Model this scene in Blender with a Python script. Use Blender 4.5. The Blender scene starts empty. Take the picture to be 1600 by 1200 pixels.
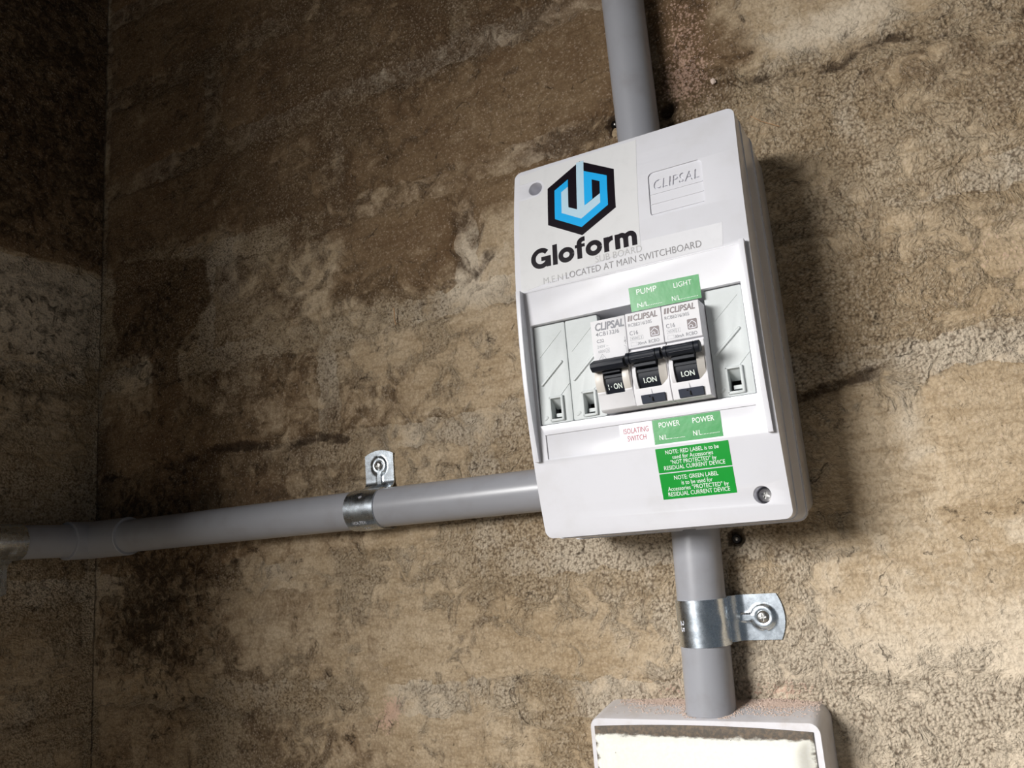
import bpy, bmesh, math, random
import numpy as np
from mathutils import Matrix, Vector

random.seed(7)
rng = np.random.default_rng(7)
S = 0.001                      # all lengths below are millimetres
scene = bpy.context.scene
COL = scene.collection

# ------------------------------------------------------------------ camera
cam_data = bpy.data.cameras.new('camera')
cam = bpy.data.objects.new('camera', cam_data)
COL.objects.link(cam)
rv = np.array([-0.1758, 0.4670, -0.1258])
th = float(np.linalg.norm(rv)); k = rv / th
K = np.array([[0, -k[2], k[1]], [k[2], 0, -k[0]], [-k[1], k[0], 0]])
R = (np.eye(3) + math.sin(th) * K + (1 - math.cos(th)) * K @ K) @ np.array([[1, 0, 0], [0, 0, -1], [0, 1, 0]], float)
M = Matrix.Identity(4)
for i in range(3):
    M[i][0] = R[0][i]; M[i][1] = -R[1][i]; M[i][2] = -R[2][i]
M[0][3], M[1][3], M[2][3] = 0.1129791, -0.4372147, -0.0011498
cam.matrix_world = M
cam_data.sensor_width = 36.0
cam_data.lens = 1241.47 / 1600 * 36.0
cam_data.clip_start = 0.01
scene.camera = cam

# ------------------------------------------------------------------ world, light, exposure
world = bpy.data.worlds.new('world'); scene.world = world
world.use_nodes = True
wb = world.node_tree.nodes['Background']
wb.inputs[0].default_value = (0.80, 0.90, 1.0, 1)
wb.inputs[1].default_value = 0.11

# daylight: the patch of sky that shines in under the added front header and past the left pier
ld = bpy.data.lights.new('sky_daylight', 'AREA')
ld.shape = 'RECTANGLE'; ld.size = 1.75; ld.size_y = 1.7
ld.energy = 415.0
ld.color = (1.0, 0.985, 0.965)
lo = bpy.data.objects.new('sky_daylight', ld); COL.objects.link(lo)
lo.location = (-1.78, -3.40, 1.22)
lo.rotation_euler = (Vector((0.0, 0.0, 0.05)) - lo.location).to_track_quat('-Z', 'Y').to_euler()

scene.view_settings.view_transform = 'Standard'
scene.view_settings.look = 'None'
scene.view_settings.exposure = 0.0
scene.view_settings.gamma = 1.0
scene.view_settings.use_curve_mapping = False

# ------------------------------------------------------------------ helpers
ORG = {}

def link(o, parent=None):
    COL.objects.link(o)
    if parent is not None:
        o.parent = parent
    return o

def tag(o, label, cat=None, group=None, kind=None):
    if label: o['label'] = label
    if cat: o['category'] = cat
    if group: o['group'] = group
    if kind: o['kind'] = kind
    return o

def thing(name, loc, label, cat, group=None):
    o = bpy.data.objects.new(name, None); COL.objects.link(o)
    o.empty_display_size = 0.01
    o.location = [c * S for c in loc]
    ORG[o.name] = np.array(loc, float)
    return tag(o, label, cat, group)

def origin(p):
    return ORG.get(p.name, np.zeros(3)) if p is not None else np.zeros(3)

def make(name, V, F, mat, parent=None, smooth=None, loc=None):
    """mesh object from world-mm vertices; kept relative to its parent's origin"""
    V = np.asarray(V, float)
    o0 = origin(parent) if parent is not None else np.array(loc if loc is not None else (0, 0, 0), float)
    me = bpy.data.meshes.new(name)
    me.from_pydata(((V - o0) * S).tolist(), [], [list(map(int, f)) for f in F])
    me.update()
    o = bpy.data.objects.new(name, me)
    link(o, parent)
    if parent is None:
        o.location = [c * S for c in o0]
    ORG[o.name] = o0
    if mat is not None: me.materials.append(mat)
    finish(o, smooth)
    return o

def finish(o, smooth=None):
    me = o.data
    bm = bmesh.new(); bm.from_mesh(me)
    bmesh.ops.recalc_face_normals(bm, faces=bm.faces)
    bm.to_mesh(me); bm.free()
    if smooth is not None:
        me.polygons.foreach_set('use_smooth', [True] * len(me.polygons))
        me.set_sharp_from_angle(angle=math.radians(smooth))

class MB:
    """collects shapes (world mm) into one mesh"""
    def __init__(s): s.V = []; s.F = []
    def add(s, V, F):
        n = len(s.V); s.V += [tuple(map(float, v)) for v in V]; s.F += [[n + i for i in f] for f in F]; return s
    def box(s, x0, x1, d0, d1, z0, z1):
        V = [(x, -d, z) for x in (x0, x1) for d in (d0, d1) for z in (z0, z1)]
        return s.add(V, [(0, 1, 3, 2), (4, 6, 7, 5), (0, 4, 5, 1), (2, 3, 7, 6), (0, 2, 6, 4), (1, 5, 7, 3)])
    def loft(s, rings):
        n = len(rings[0]); V = [v for r in rings for v in r]; F = []
        for j in range(len(rings) - 1):
            for i in range(n):
                a = j * n + i; b = j * n + (i + 1) % n
                F.append((a, b, b + n, a + n))
        F.append(tuple(range(n))[::-1]); F.append(tuple((len(rings) - 1) * n + i for i in range(n)))
        return s.add(V, F)
    def prism(s, prof, x0, x1):
        """profile (d,z) extruded along x"""
        return s.loft([[(x, -d, z) for d, z in prof] for x in (x0, x1)])
    def cyl(s, p0, p1, r0, r1=None, n=32):
        r1 = r0 if r1 is None else r1
        p0 = Vector(p0); p1 = Vector(p1); a = (p1 - p0).normalized()
        u = a.orthogonal().normalized(); v = a.cross(u)
        ring = lambda p, r: [tuple(p + (u * math.cos(t) + v * math.sin(t)) * r) for t in [2 * math.pi * i / n for i in range(n)]]
        return s.loft([ring(p0, r0), ring(p1, r1)])
    def lathe(s, c, axis, prof, n=32):
        """prof: (radius, offset along axis)"""
        c = Vector(c); a = Vector(axis).normalized(); u = a.orthogonal().normalized(); v = a.cross(u)
        rings = [[tuple(c + a * h + (u * math.cos(2 * math.pi * i / n) + v * math.sin(2 * math.pi * i / n)) * max(r, 1e-3)) for i in range(n)] for r, h in prof]
        return s.loft(rings)
    def build(s, name, mat, parent=None, smooth=None, loc=None):
        return make(name, s.V, s.F, mat, parent, smooth, loc)

def rrect(x0, x1, z0, z1, r, d, n=6):
    P = []
    for cx, cz, a0 in ((x1 - r, z1 - r, 0), (x0 + r, z1 - r, 90), (x0 + r, z0 + r, 180), (x1 - r, z0 + r, 270)):
        for i in range(n + 1):
            t = math.radians(a0 + 90 * i / n)
            P.append((cx + r * math.cos(t), -d, cz + r * math.sin(t)))
    return P

def apply_mods(o):
    dg = bpy.context.evaluated_depsgraph_get()
    me = bpy.data.meshes.new_from_object(o.evaluated_get(dg))
    o.modifiers.clear()
    mats = [m for m in o.data.materials]
    o.data = me
    if not me.materials:
        for m in mats: me.materials.append(m)

def boolean(a, b, op):
    m = a.modifiers.new('b', 'BOOLEAN'); m.object = b; m.operation = op; m.solver = 'EXACT'
    bpy.context.view_layer.update()
    apply_mods(a)
    bpy.data.objects.remove(b, do_unlink=True)

def bevel(o, w, seg=2, ang=35, smooth=30):
    m = o.modifiers.new('v', 'BEVEL'); m.width = w * S; m.segments = seg
    m.limit_method = 'ANGLE'; m.angle_limit = math.radians(ang); m.use_clamp_overlap = True
    bpy.context.view_layer.update()
    apply_mods(o)
    o.data.polygons.foreach_set('use_smooth', [True] * len(o.data.polygons))
    o.data.set_sharp_from_angle(angle=math.radians(smooth))

# ------------------------------------------------------------------ materials
def srgb(r, g, b):
    f = lambda c: (c / 255 / 12.92) if c / 255 <= 0.04045 else ((c / 255 + 0.055) / 1.055) ** 2.4
    return (f(r), f(g), f(b), 1)

class NT:
    def __init__(s, name):
        s.m = bpy.data.materials.new(name); s.m.use_nodes = True
        s.t = s.m.node_tree; s.b = s.t.nodes['Principled BSDF']
    def n(s, typ, **kw):
        nd = s.t.nodes.new(typ)
        for k_, v in kw.items(): setattr(nd, k_, v)
        return nd
    def l(s, a, b): s.t.links.new(a, b)
    def pos(s, scale=(1, 1, 1)):
        g = s.n('ShaderNodeNewGeometry'); m = s.n('ShaderNodeVectorMath', operation='MULTIPLY')
        s.l(g.outputs['Position'], m.inputs[0]); m.inputs[1].default_value = [1000 * c for c in scale]
        return m.outputs[0]
    def noise(s, vec, scale, detail=4, rough=0.55, dist=0.0):
        nd = s.n('ShaderNodeTexNoise'); s.l(vec, nd.inputs['Vector'])
        nd.inputs['Scale'].default_value = scale; nd.inputs['Detail'].default_value = detail
        nd.inputs['Roughness'].default_value = rough; nd.inputs['Distortion'].default_value = dist
        return nd.outputs['Fac']
    def math(s, op, a, b=None, clamp=False):
        nd = s.n('ShaderNodeMath', operation=op, use_clamp=clamp)
        for i, v in enumerate((a, b)):
            if v is None: continue
            if isinstance(v, (int, float)): nd.inputs[i].default_value = v
            else: s.l(v, nd.inputs[i])
        return nd.outputs[0]
    def ramp(s, fac, lo, hi, a=0.0, b=1.0):
        nd = s.n('ShaderNodeMapRange', interpolation_type='SMOOTHSTEP')
        s.l(fac, nd.inputs[0])
        nd.inputs[1].default_value = lo; nd.inputs[2].default_value = hi
        nd.inputs[3].default_value = a; nd.inputs[4].default_value = b
        return nd.outputs[0]
    def mix(s, fac, a, b):
        nd = s.n('ShaderNodeMix', data_type='RGBA')
        if isinstance(fac, (int, float)): nd.inputs[0].default_value = fac
        else: s.l(fac, nd.inputs[0])
        for idx, v in ((6, a), (7, b)):
            if isinstance(v, tuple): nd.inputs[idx].default_value = v
            else: s.l(v, nd.inputs[idx])
        return nd.outputs[2]

def plain(name, col, rough=0.4, metal=0.0, dirt=None, dirt_amt=0.0, dirt_scale=0.15, bump=0.0, bump_scale=1.0, spec=0.5):
    t = NT(name); b = t.b
    b.inputs['Roughness'].default_value = rough; b.inputs['Metallic'].default_value = metal
    b.inputs['Specular IOR Level'].default_value = spec
    p = t.pos()
    nz = t.noise(p, dirt_scale, 5, 0.6)
    c2 = dirt if dirt else tuple([c * 0.9 for c in col[:3]] + [1])
    f = t.ramp(nz, 0.45, 0.8, 0.0, dirt_amt if dirt else 0.5)
    t.l(t.mix(f, col, c2), b.inputs['Base Color'])
    if bump:
        bn = t.n('ShaderNodeBump'); bn.inputs['Strength'].default_value = 1.0; bn.inputs['Distance'].default_value = bump * S
        t.l(t.noise(p, bump_scale, 3), bn.inputs['Height']); t.l(bn.outputs[0], b.inputs['Normal'])
    return t.m

def wall_material():
    t = NT('bagged_brick_render'); b = t.b
    p = t.pos()
    a1 = t.n('ShaderNodeAttribute', attribute_name='stain'); s1 = t.n('ShaderNodeSeparateColor'); t.l(a1.outputs['Color'], s1.inputs[0])
    a2 = t.n('ShaderNodeAttribute', attribute_name='coat'); s2 = t.n('ShaderNodeSeparateColor'); t.l(a2.outputs['Color'], s2.inputs[0])
    damp, pale, pink = s1.outputs[0], s1.outputs[1], s1.outputs[2]
    mould, rough, crack = s2.outputs[0], s2.outputs[1], s2.outputs[2]
    n_big = t.noise(p, 0.016, 5, 0.6, 0.6)
    n_mid = t.noise(p, 0.07, 6, 0.65, 0.8)
    n_fin = t.noise(p, 0.6, 4, 0.7)
    streak = t.noise(t.pos((0.35, 0.35, 1.6)), 0.12, 5, 0.65, 0.5)
    vg = t.n('ShaderNodeTexVoronoi', feature='F1'); t.l(p, vg.inputs['Vector']); vg.inputs['Scale'].default_value = 0.62
    grn_v = t.math('SUBTRACT', 1.02, vg.outputs['Distance'])
    n_grn = t.math('ADD', t.math('MULTIPLY', grn_v, 0.30), t.math('ADD', t.math('MULTIPLY', t.noise(p, 0.45, 2, 0.55), 0.42), t.math('MULTIPLY', t.noise(p, 1.2, 4, 0.7), 0.28)))
    ruf = t.ramp(t.math('ADD', rough, t.math('MULTIPLY', t.math('SUBTRACT', n_mid, 0.5), 1.6)), 0.3, 0.9)
    col = t.mix(t.ramp(n_big, 0.3, 0.7), srgb(176, 154, 124), srgb(200, 180, 152))
    col = t.mix(t.ramp(streak, 0.42, 0.72, 0, 0.6), col, srgb(150, 127, 96))
    col = t.mix(t.ramp(n_mid, 0.50, 0.76, 0, 0.6), col, srgb(214, 197, 171))
    # pale slurry / sandy joints, and the broad paler lower right
    pf = t.ramp(t.math('ADD', pale, t.math('MULTIPLY', t.math('SUBTRACT', n_mid, 0.5), 0.9)), 0.25, 0.75)
    col = t.mix(t.math('MULTIPLY', pf, 0.8), col, srgb(224, 209, 187))
    # damp, unpainted brown areas, and leftward light falloff put into the colour
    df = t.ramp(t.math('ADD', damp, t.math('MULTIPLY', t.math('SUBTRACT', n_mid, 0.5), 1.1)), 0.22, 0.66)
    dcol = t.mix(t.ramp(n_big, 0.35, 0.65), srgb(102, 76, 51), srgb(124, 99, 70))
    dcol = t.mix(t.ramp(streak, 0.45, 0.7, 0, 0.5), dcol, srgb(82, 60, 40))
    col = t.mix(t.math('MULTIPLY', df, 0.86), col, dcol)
    # sand grain tone: dark pits between pale grains, strongest on the rough coat
    g = t.ramp(n_grn, 0.37, 0.52, 0.0, 1.0)
    pit = t.math('MULTIPLY', t.math('SUBTRACT', 1.0, g), t.ramp(ruf, 0.0, 1.0, 0.26, 0.70))
    col = t.mix(pit, col, srgb(92, 72, 52))
    col = t.mix(t.math('MULTIPLY', t.ramp(n_grn, 0.53, 0.66), t.ramp(ruf, 0.0, 1.0, 0.2, 0.45)), col, srgb(236, 220, 198))
    # pink brick dust
    kf = t.ramp(t.math('ADD', pink, t.math('MULTIPLY', t.math('SUBTRACT', n_grn, 0.5), 3.6)), 0.45, 0.95)
    col = t.mix(t.math('MULTIPLY', kf, 0.7), col, srgb(206, 170, 150))
    # mould mottling, darker crevices and pits
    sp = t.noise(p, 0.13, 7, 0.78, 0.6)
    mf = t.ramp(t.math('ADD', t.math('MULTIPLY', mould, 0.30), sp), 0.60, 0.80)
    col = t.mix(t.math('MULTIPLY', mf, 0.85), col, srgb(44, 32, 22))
    cf = t.ramp(t.math('ADD', t.math('MULTIPLY', crack, 0.95), t.math('MULTIPLY', t.math('SUBTRACT', sp, 0.5), 1.6)), 0.35, 0.8)
    col = t.mix(t.math('MULTIPLY', cf, 0.8), col, srgb(62, 46, 34))
    # hairline cracks
    vo = t.n('ShaderNodeTexVoronoi', feature='DISTANCE_TO_EDGE'); 
    wp = t.n('ShaderNodeVectorMath', operation='ADD'); wn = t.n('ShaderNodeTexNoise'); t.l(p, wn.inputs['Vector']); wn.inputs['Scale'].default_value = 0.06; wn.inputs['Detail'].default_value = 5
    ws = t.n('ShaderNodeVectorMath', operation='SCALE'); t.l(wn.outputs['Color'], ws.inputs[0]); ws.inputs['Scale'].default_value = 40
    t.l(p, wp.inputs[0]); t.l(ws.outputs[0], wp.inputs[1]); t.l(wp.outputs[0], vo.inputs['Vector']); vo.inputs['Scale'].default_value = 0.009
    hc = t.math('MULTIPLY', t.ramp(vo.outputs['Distance'], 0.0, 0.010, 1.0, 0.0), t.ramp(n_mid, 0.5, 0.62))
    col = t.mix(t.math('MULTIPLY', hc, 0.6), col, srgb(48, 36, 26))
    t.l(col, b.inputs['Base Color'])
    b.inputs['Roughness'].default_value = 0.92
    b.inputs['Specular IOR Level'].default_value = 0.2
    # relief: sand grain, stronger on rough areas
    grain = t.noise(p, 0.55, 5, 0.7)
    grain2 = t.noise(p, 0.17, 5, 0.65, 0.5)
    brush = t.noise(t.pos((0.2, 0.2, 1.2)), 0.35, 4, 0.6)
    amp = t.ramp(ruf, 0.0, 1.0, 0.35, 2.0)
    h = t.math('ADD', t.math('MULTIPLY', n_grn, amp), t.math('MULTIPLY', grain2, 0.9))
    h = t.math('ADD', h, t.math('MULTIPLY', brush, 0.35))
    h = t.math('SUBTRACT', h, t.math('MULTIPLY', t.math('ADD', mf, hc), 0.35))
    bn = t.n('ShaderNodeBump'); bn.inputs['Strength'].default_value = 1.0; bn.inputs['Distance'].default_value = 2.2 * S
    t.l(h, bn.inputs['Height']); t.l(bn.outputs[0], b.inputs['Normal'])
    return t.m

def cover_material():
    """old cream plate with brown grime that settled on its upper lip"""
    t = NT('grimy_cover_plastic'); b = t.b; p = t.pos()
    a1 = t.n('ShaderNodeAttribute', attribute_name='stain'); s1 = t.n('ShaderNodeSeparateColor'); t.l(a1.outputs['Color'], s1.inputs[0])
    n = t.noise(p, 0.5, 6, 0.7); n2 = t.noise(t.pos((0.5, 1, 1)), 0.25, 5, 0.65)
    f = t.ramp(t.math('ADD', s1.outputs[0], t.math('MULTIPLY', t.math('SUBTRACT', n2, 0.5), 1.1)), 0.35, 0.65)
    col = t.mix(t.ramp(n, 0.3, 0.8), srgb(240, 238, 226), srgb(246, 245, 238))
    dirt = t.mix(t.ramp(n, 0.4, 0.65), srgb(50, 34, 20), srgb(98, 74, 48))
    col = t.mix(t.math('MULTIPLY', f, 0.9), col, dirt)
    sp = t.ramp(t.noise(p, 0.42, 3, 0.7), 0.70, 0.75)
    col = t.mix(t.math('MULTIPLY', sp, 0.8), col, srgb(96, 80, 60))
    t.l(col, b.inputs['Base Color']); b.inputs['Roughness'].default_value = 0.65; b.inputs['Specular IOR Level'].default_value = 0.25
    return t.m

def steel_material(name, base, rough=0.24):
    t = NT(name); b = t.b; p = t.pos()
    n = t.noise(p, 0.9, 5, 0.7); n2 = t.noise(p, 0.25, 4, 0.6)
    b.inputs['Metallic'].default_value = 1.0
    c2 = tuple([c * 0.84 for c in base[:3]] + [1])
    t.l(t.mix(t.ramp(n, 0.42, 0.62), base, c2), b.inputs['Base Color'])
    t.l(t.ramp(n2, 0.3, 0.7, rough - 0.02, rough + 0.03), b.inputs['Roughness'])
    bn = t.n('ShaderNodeBump'); bn.inputs['Strength'].default_value = 0.2; bn.inputs['Distance'].default_value = 0.008 * S
    t.l(n, bn.inputs['Height']); t.l(bn.outputs[0], b.inputs['Normal'])
    return t.m

MAT = {}
MAT['wall'] = wall_material()
MAT['floor'] = plain('concrete_floor', srgb(150, 140, 125), 0.9, dirt=srgb(100, 90, 78), dirt_amt=0.6, dirt_scale=0.02)
MAT['ceiling'] = plain('dark_ceiling_board', srgb(70, 58, 46), 0.9)
MAT['white'] = plain('white_enclosure_plastic', srgb(226, 226, 232), 0.22, dirt=srgb(216, 215, 218), dirt_amt=0.6, dirt_scale=0.05)
MAT['base'] = plain('enclosure_base_plastic', srgb(214, 208, 202), 0.35, dirt=srgb(170, 158, 146), dirt_amt=0.6, dirt_scale=0.2)
MAT['filler'] = plain('grey_white_filler_plastic', srgb(203, 208, 208), 0.5, bump=0.05, bump_scale=0.6)
MAT['breaker'] = plain('breaker_white_plastic', srgb(232, 231, 234), 0.6, spec=0.3)
MAT['cheek'] = plain('breaker_cream_plastic', srgb(220, 214, 206), 0.4)
MAT['black'] = plain('black_toggle_plastic', srgb(24, 28, 38), 0.5, spec=0.28)
MAT['button'] = plain('slate_button_plastic', srgb(52, 58, 72), 0.4)
MAT['gap'] = plain('dark_gap', srgb(20, 18, 17), 0.8)
MAT['film'] = plain('clear_sticker_film', srgb(228, 228, 229), 0.2)
MAT['tape'] = plain('clear_label_tape', srgb(232, 232, 236), 0.15)
MAT['ink'] = plain('black_sticker_ink', srgb(24, 18, 26), 0.25)
MAT['blue'] = plain('sky_blue_ink', srgb(40, 178, 246), 0.25)
MAT['paleblue'] = plain('pale_blue_ink', srgb(190, 221, 238), 0.25)
MAT['greytext'] = plain('faded_grey_ink', srgb(138, 136, 138), 0.4)
MAT['fadetext'] = plain('very_faded_grey_ink', srgb(184, 183, 184), 0.4)
MAT['green'] = plain('green_label_vinyl', srgb(10, 150, 48), 0.3, dirt=srgb(20, 158, 60), dirt_amt=0.5, dirt_scale=0.12)
MAT['green2'] = plain('glossy_green_label_vinyl', srgb(24, 146, 62), 0.36, dirt=srgb(52, 164, 88), dirt_amt=0.7, dirt_scale=0.15, bump=0.10, bump_scale=0.16)
MAT['labelwhite'] = plain('white_label_vinyl', srgb(232, 232, 240), 0.4)
MAT['whiteink'] = plain('white_print', srgb(236, 244, 238), 0.4)
MAT['red'] = plain('red_print', srgb(170, 40, 60), 0.4)
MAT['darkprint'] = plain('slate_print', srgb(84, 86, 98), 0.4)
MAT['brownprint'] = plain('taupe_print', srgb(104, 90, 92), 0.4)
MAT['greyprint'] = plain('light_grey_print', srgb(150, 152, 158), 0.4)
MAT['pipe'] = plain('grey_pvc', srgb(158, 159, 165), 0.3, dirt=srgb(142, 140, 142), dirt_amt=0.6, dirt_scale=0.05)
MAT['zinc'] = steel_material('zinc_plated_steel', (0.74, 0.81, 0.88, 1), 0.27)
MAT['screw'] = steel_material('screw_steel', (0.55, 0.54, 0.52, 1), 0.32)
MAT['box2'] = plain('junction_box_plastic', srgb(226, 224, 228), 0.35, dirt=srgb(206, 198, 194), dirt_amt=0.7, dirt_scale=0.12)
MAT['cover'] = cover_material()
MAT['dust'] = plain('pink_brick_dust', srgb(220, 200, 186), 0.95, dirt=srgb(190, 162, 144), dirt_amt=0.9, dirt_scale=1.2)
MAT['plug'] = plain('black_plug_plastic', srgb(16, 14, 14), 0.25)
MAT['straw'] = plain('dry_straw', srgb(190, 150, 110), 0.7)

# ------------------------------------------------------------------ numpy noise for the wall relief
TAB = rng.random((256, 256))
def vnoise(x, y):
    xi = np.floor(x).astype(int); yi = np.floor(y).astype(int); fx = x - xi; fy = y - yi
    fx = fx * fx * (3 - 2 * fx); fy = fy * fy * (3 - 2 * fy)
    g = lambda i, j: TAB[i & 255, j & 255]
    return (g(xi, yi) * (1 - fx) + g(xi + 1, yi) * fx) * (1 - fy) + (g(xi, yi + 1) * (1 - fx) + g(xi + 1, yi + 1) * fx) * fy
def fbm(x, y, size, octv=4, rough=0.5):
    v = 0; a = 1; tot = 0
    for o in range(octv):
        v = v + a * (vnoise(x / size * 2 ** o + 17.3 * o, y / size * 2 ** o + 5.1 * o) - 0.5); tot += a; a *= rough
    return v / tot * 2
def sstep(a, b, v):
    t = np.clip((v - a) / (b - a), 0, 1); return t * t * (3 - 2 * t)
def in_poly(px, pz, poly):
    ins = np.zeros(px.shape, bool); dist = np.full(px.shape, 1e9); n = len(poly)
    for i in range(n):
        x0, z0 = poly[i]; x1, z1 = poly[(i + 1) % n]
        c = ((z0 > pz) != (z1 > pz)) & (px < (x1 - x0) * (pz - z0) / (z1 - z0 + 1e-9) + x0)
        ins ^= c
        dist = np.minimum(dist, seg_dist(px, pz, (x0, z0), (x1, z1)))
    return np.where(ins, dist, -dist)
def seg_dist(px, pz, a, b):
    ax, az = a; bx, bz = b; vx, vz = bx - ax, bz - az
    t = np.clip(((px - ax) * vx + (pz - az) * vz) / (vx * vx + vz * vz + 1e-9), 0, 1)
    return np.hypot(px - ax - t * vx, pz - az - t * vz)
def line_dist(px, pz, pts):
    d = np.full(px.shape, 1e9)
    for a, b in zip(pts[:-1], pts[1:]): d = np.minimum(d, seg_dist(px, pz, a, b))
    return d
def blob(px, pz, cx, cz, rx, rz):
    return np.exp(-(((px - cx) / rx) ** 2 + ((pz - cz) / rz) ** 2))

XC = -497.0                                    # room corner
COURSES = [-345, -260, -175, -90, -9, 75, 160, 246, 338, 424, 509, 594, 679]
JOINTS = {0: 110, 1: -10, 2: 110, 3: -236, 4: 112, 5: -250, 6: 110, 7: -238, 8: -121, 9: -240, 10: 110, 11: -10}
DAMP_PATCH = [(-484, 268), (-368, 246), (-365, 207), (-386, 185), (-404, 175), (-397, 134), (-414, 118), (-434, 151), (-435, 178), (-470, 179), (-481, 215)]
DAMP_UPPER = [(-500, 800), (-500, 268), (-370, 262), (-303, 241), (-241, 215), (-262, 176), (-220, 171), (-160, 163), (-130, 175), (-117, 205), (-70, 222), (40, 232), (70, 262), (60, 330), (70, 800)]
CREVICE = [[(62, 248), (84, 246), (110, 240), (122, 247), (137, 247), (152, 240), (197, 238), (330, 236)],
           [(-270, 172), (-222, 172), (-178, 164), (-150, 166)], [(-125, 172), (-108, 190)],
           [(-492, 78), (-400, 84), (-340, 88), (-294, 82), (-262, 84), (-236, 79)],
           [(-460, -92), (-380, -94), (-330, -104), (-296, -97), (-240, -96)],
           [(63, 62), (84, 66), (100, 70)], [(64, 158), (90, 166), (104, 172)], [(-345, 2), (-326, 8), (-312, 0), (-270, -3)],
           [(-196, 338), (-172, 330), (-152, 346)]]
PITS = [(21, -8, 4.6, 4), (-18.5, 247, 5, 5), (14.5, 246, 5, 5), (14, 232, 4, 3)]

def wall_masks(u, v, left):
    """u: across, v: height (mm). stains with shapes of their own, plus light falloff painted in"""
    n1 = fbm(u, v, 46, 5, 0.6); n2 = fbm(u + 500, v, 16, 4, 0.6); n3 = fbm(u, v + 900, 120, 3)
    if left:
        damp = sstep(255, 266, v + 6 * n2) * 1.2 + 0.15 + 0.35 * n1 - 0.3 * sstep(0, 30, 262 - v) * sstep(150, 190, v)
        pale = sstep(0, 20, 262 - v) * sstep(140, 200, v) * 0.75 + 0.35 * n1
        mould = 0.12 + 0.5 * sstep(255, 275, v) + 0.2 * sstep(260, 200, v) * sstep(-60, 120, v) + 0.4 * n1  # height term above the step simply darkens this wall's upper part
        pink = 0 * u; crack = 0 * u
    else:
        damp = sstep(-20, 16, in_poly(u, v, DAMP_UPPER) + 10 * n2 + 22 * n1) * 0.68
        damp = np.maximum(damp, sstep(70, 100, u) * (0.34 * sstep(165, 215, v) + 0.3 * n1 + 0.1 * n3) - 0.5 * blob(u, v, 112, 262, 45, 14))
        damp = np.maximum(damp, sstep(-3, 3, in_poly(u, v, DAMP_PATCH) + 5 * n2) * 0.9)
        damp = np.maximum(damp, 0.55 * blob(u, v, -430, 60, 120, 60) + 0.40 * sstep(-10, -300, u) + 0.30 * n1)  # leftward term: browner stain plus light falloff painted into the colour
        pale = 0.12 + 0.3 * n3 + 0.85 * blob(u, v, 150, -115, 130, 70) + 0.25 * blob(u, v, 0, -60, 200, 60) + 0.55 * blob(u, v, -345, 222, 22, 34) + 0.5 * blob(u, v, -125, 178, 34, 22) \
            + 0.45 * blob(u, v, -95, 340, 90, 12) + 0.4 * blob(u, v, -210, 345, 60, 8) + 0.55 * blob(u, v, 110, 262, 40, 14) + 0.4 * blob(u, v, 160, 72, 60, 10) \
            + 0.45 * blob(u, v, -440, 178, 30, 12) + 0.35 * blob(u, v, -365, 390, 8, 40) + 0.35 * blob(u, v, -234, 300, 7, 36) + 0.35 * blob(u, v, 110, 200, 9, 36) + 0.3 * blob(u, v, 112, 40, 8, 30)  # broad lower-right blob simply makes the wall paler there
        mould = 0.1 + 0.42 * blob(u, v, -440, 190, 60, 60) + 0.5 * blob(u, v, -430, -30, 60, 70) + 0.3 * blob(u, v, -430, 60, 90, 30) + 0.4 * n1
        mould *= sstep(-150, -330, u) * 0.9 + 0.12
        pink = 1.25 * blob(u, v, -207, -97, 8, 7) + 0.75 * blob(u, v, -214, -107, 10, 6) + 0.62 * blob(u, v, 30, 285, 16, 45) + 0.5 * blob(u, v, 24, 258, 16, 14) \
            + 0.7 * blob(u, v, 35, -84, 22, 5) + 0.6 * blob(u, v, -22, -84, 18, 4) + 0.3 * blob(u, v, 170, 115, 20, 26)
        crack = 0 * u
        for ln in CREVICE:
            dl = line_dist(u, v, ln) + 3.0 * n2
            crack = np.maximum(crack, sstep(8.0, 1.0, dl) * np.clip(0.55 + 1.5 * n1 + 0.5 * n2, 0, 1))
        for (cx, cz, r, dep) in PITS:
            crack = np.maximum(crack, 1.6 * sstep(r + 2, r - 1.5, np.hypot(u - cx, v - cz) + 2.5 * n2))
    return damp, pale, pink, mould, crack

def wall_height(u, v, left, e=None):
    """outward relief in mm; e = distance to brick edge (None for the joint mortar)"""
    n1 = fbm(u, v, 60, 4); n2 = fbm(u + 300, v, 11, 4, 0.6); n3 = fbm(u, v + 700, 140, 3)
    if e is None:
        h = -0.55 + 0.9 * n3 + 0.5 * n1 + 0.9 * n2
    else:
        wd = 8 + 6 * n1
        h = -3.0 + 3.4 * sstep(0, np.maximum(wd, 3.0), e + 7.0 * n2 + 5 * n1) + 0.9 * n1 + 0.45 * n2
    if not left:
        for ln in CREVICE:
            h = h - 2.4 * sstep(5.0, 0.5, line_dist(u, v, ln) + 2.5 * n2)
        for (cx, cz, r, dep) in PITS:
            h = h - dep * sstep(r + 1.5, r - 2.5, np.hypot(u - cx, v - cz) + 1.8 * n2)
        # kept clear where enclosure, boxes and pipes bear on the wall
        keep = sstep(6, 0, np.maximum(np.abs(u) - 62, np.abs(v - 100) - 99))
        h = h * (1 - keep) + np.minimum(h, -0.4) * keep
        h = np.minimum(h, 1.1)
    return h

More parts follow.
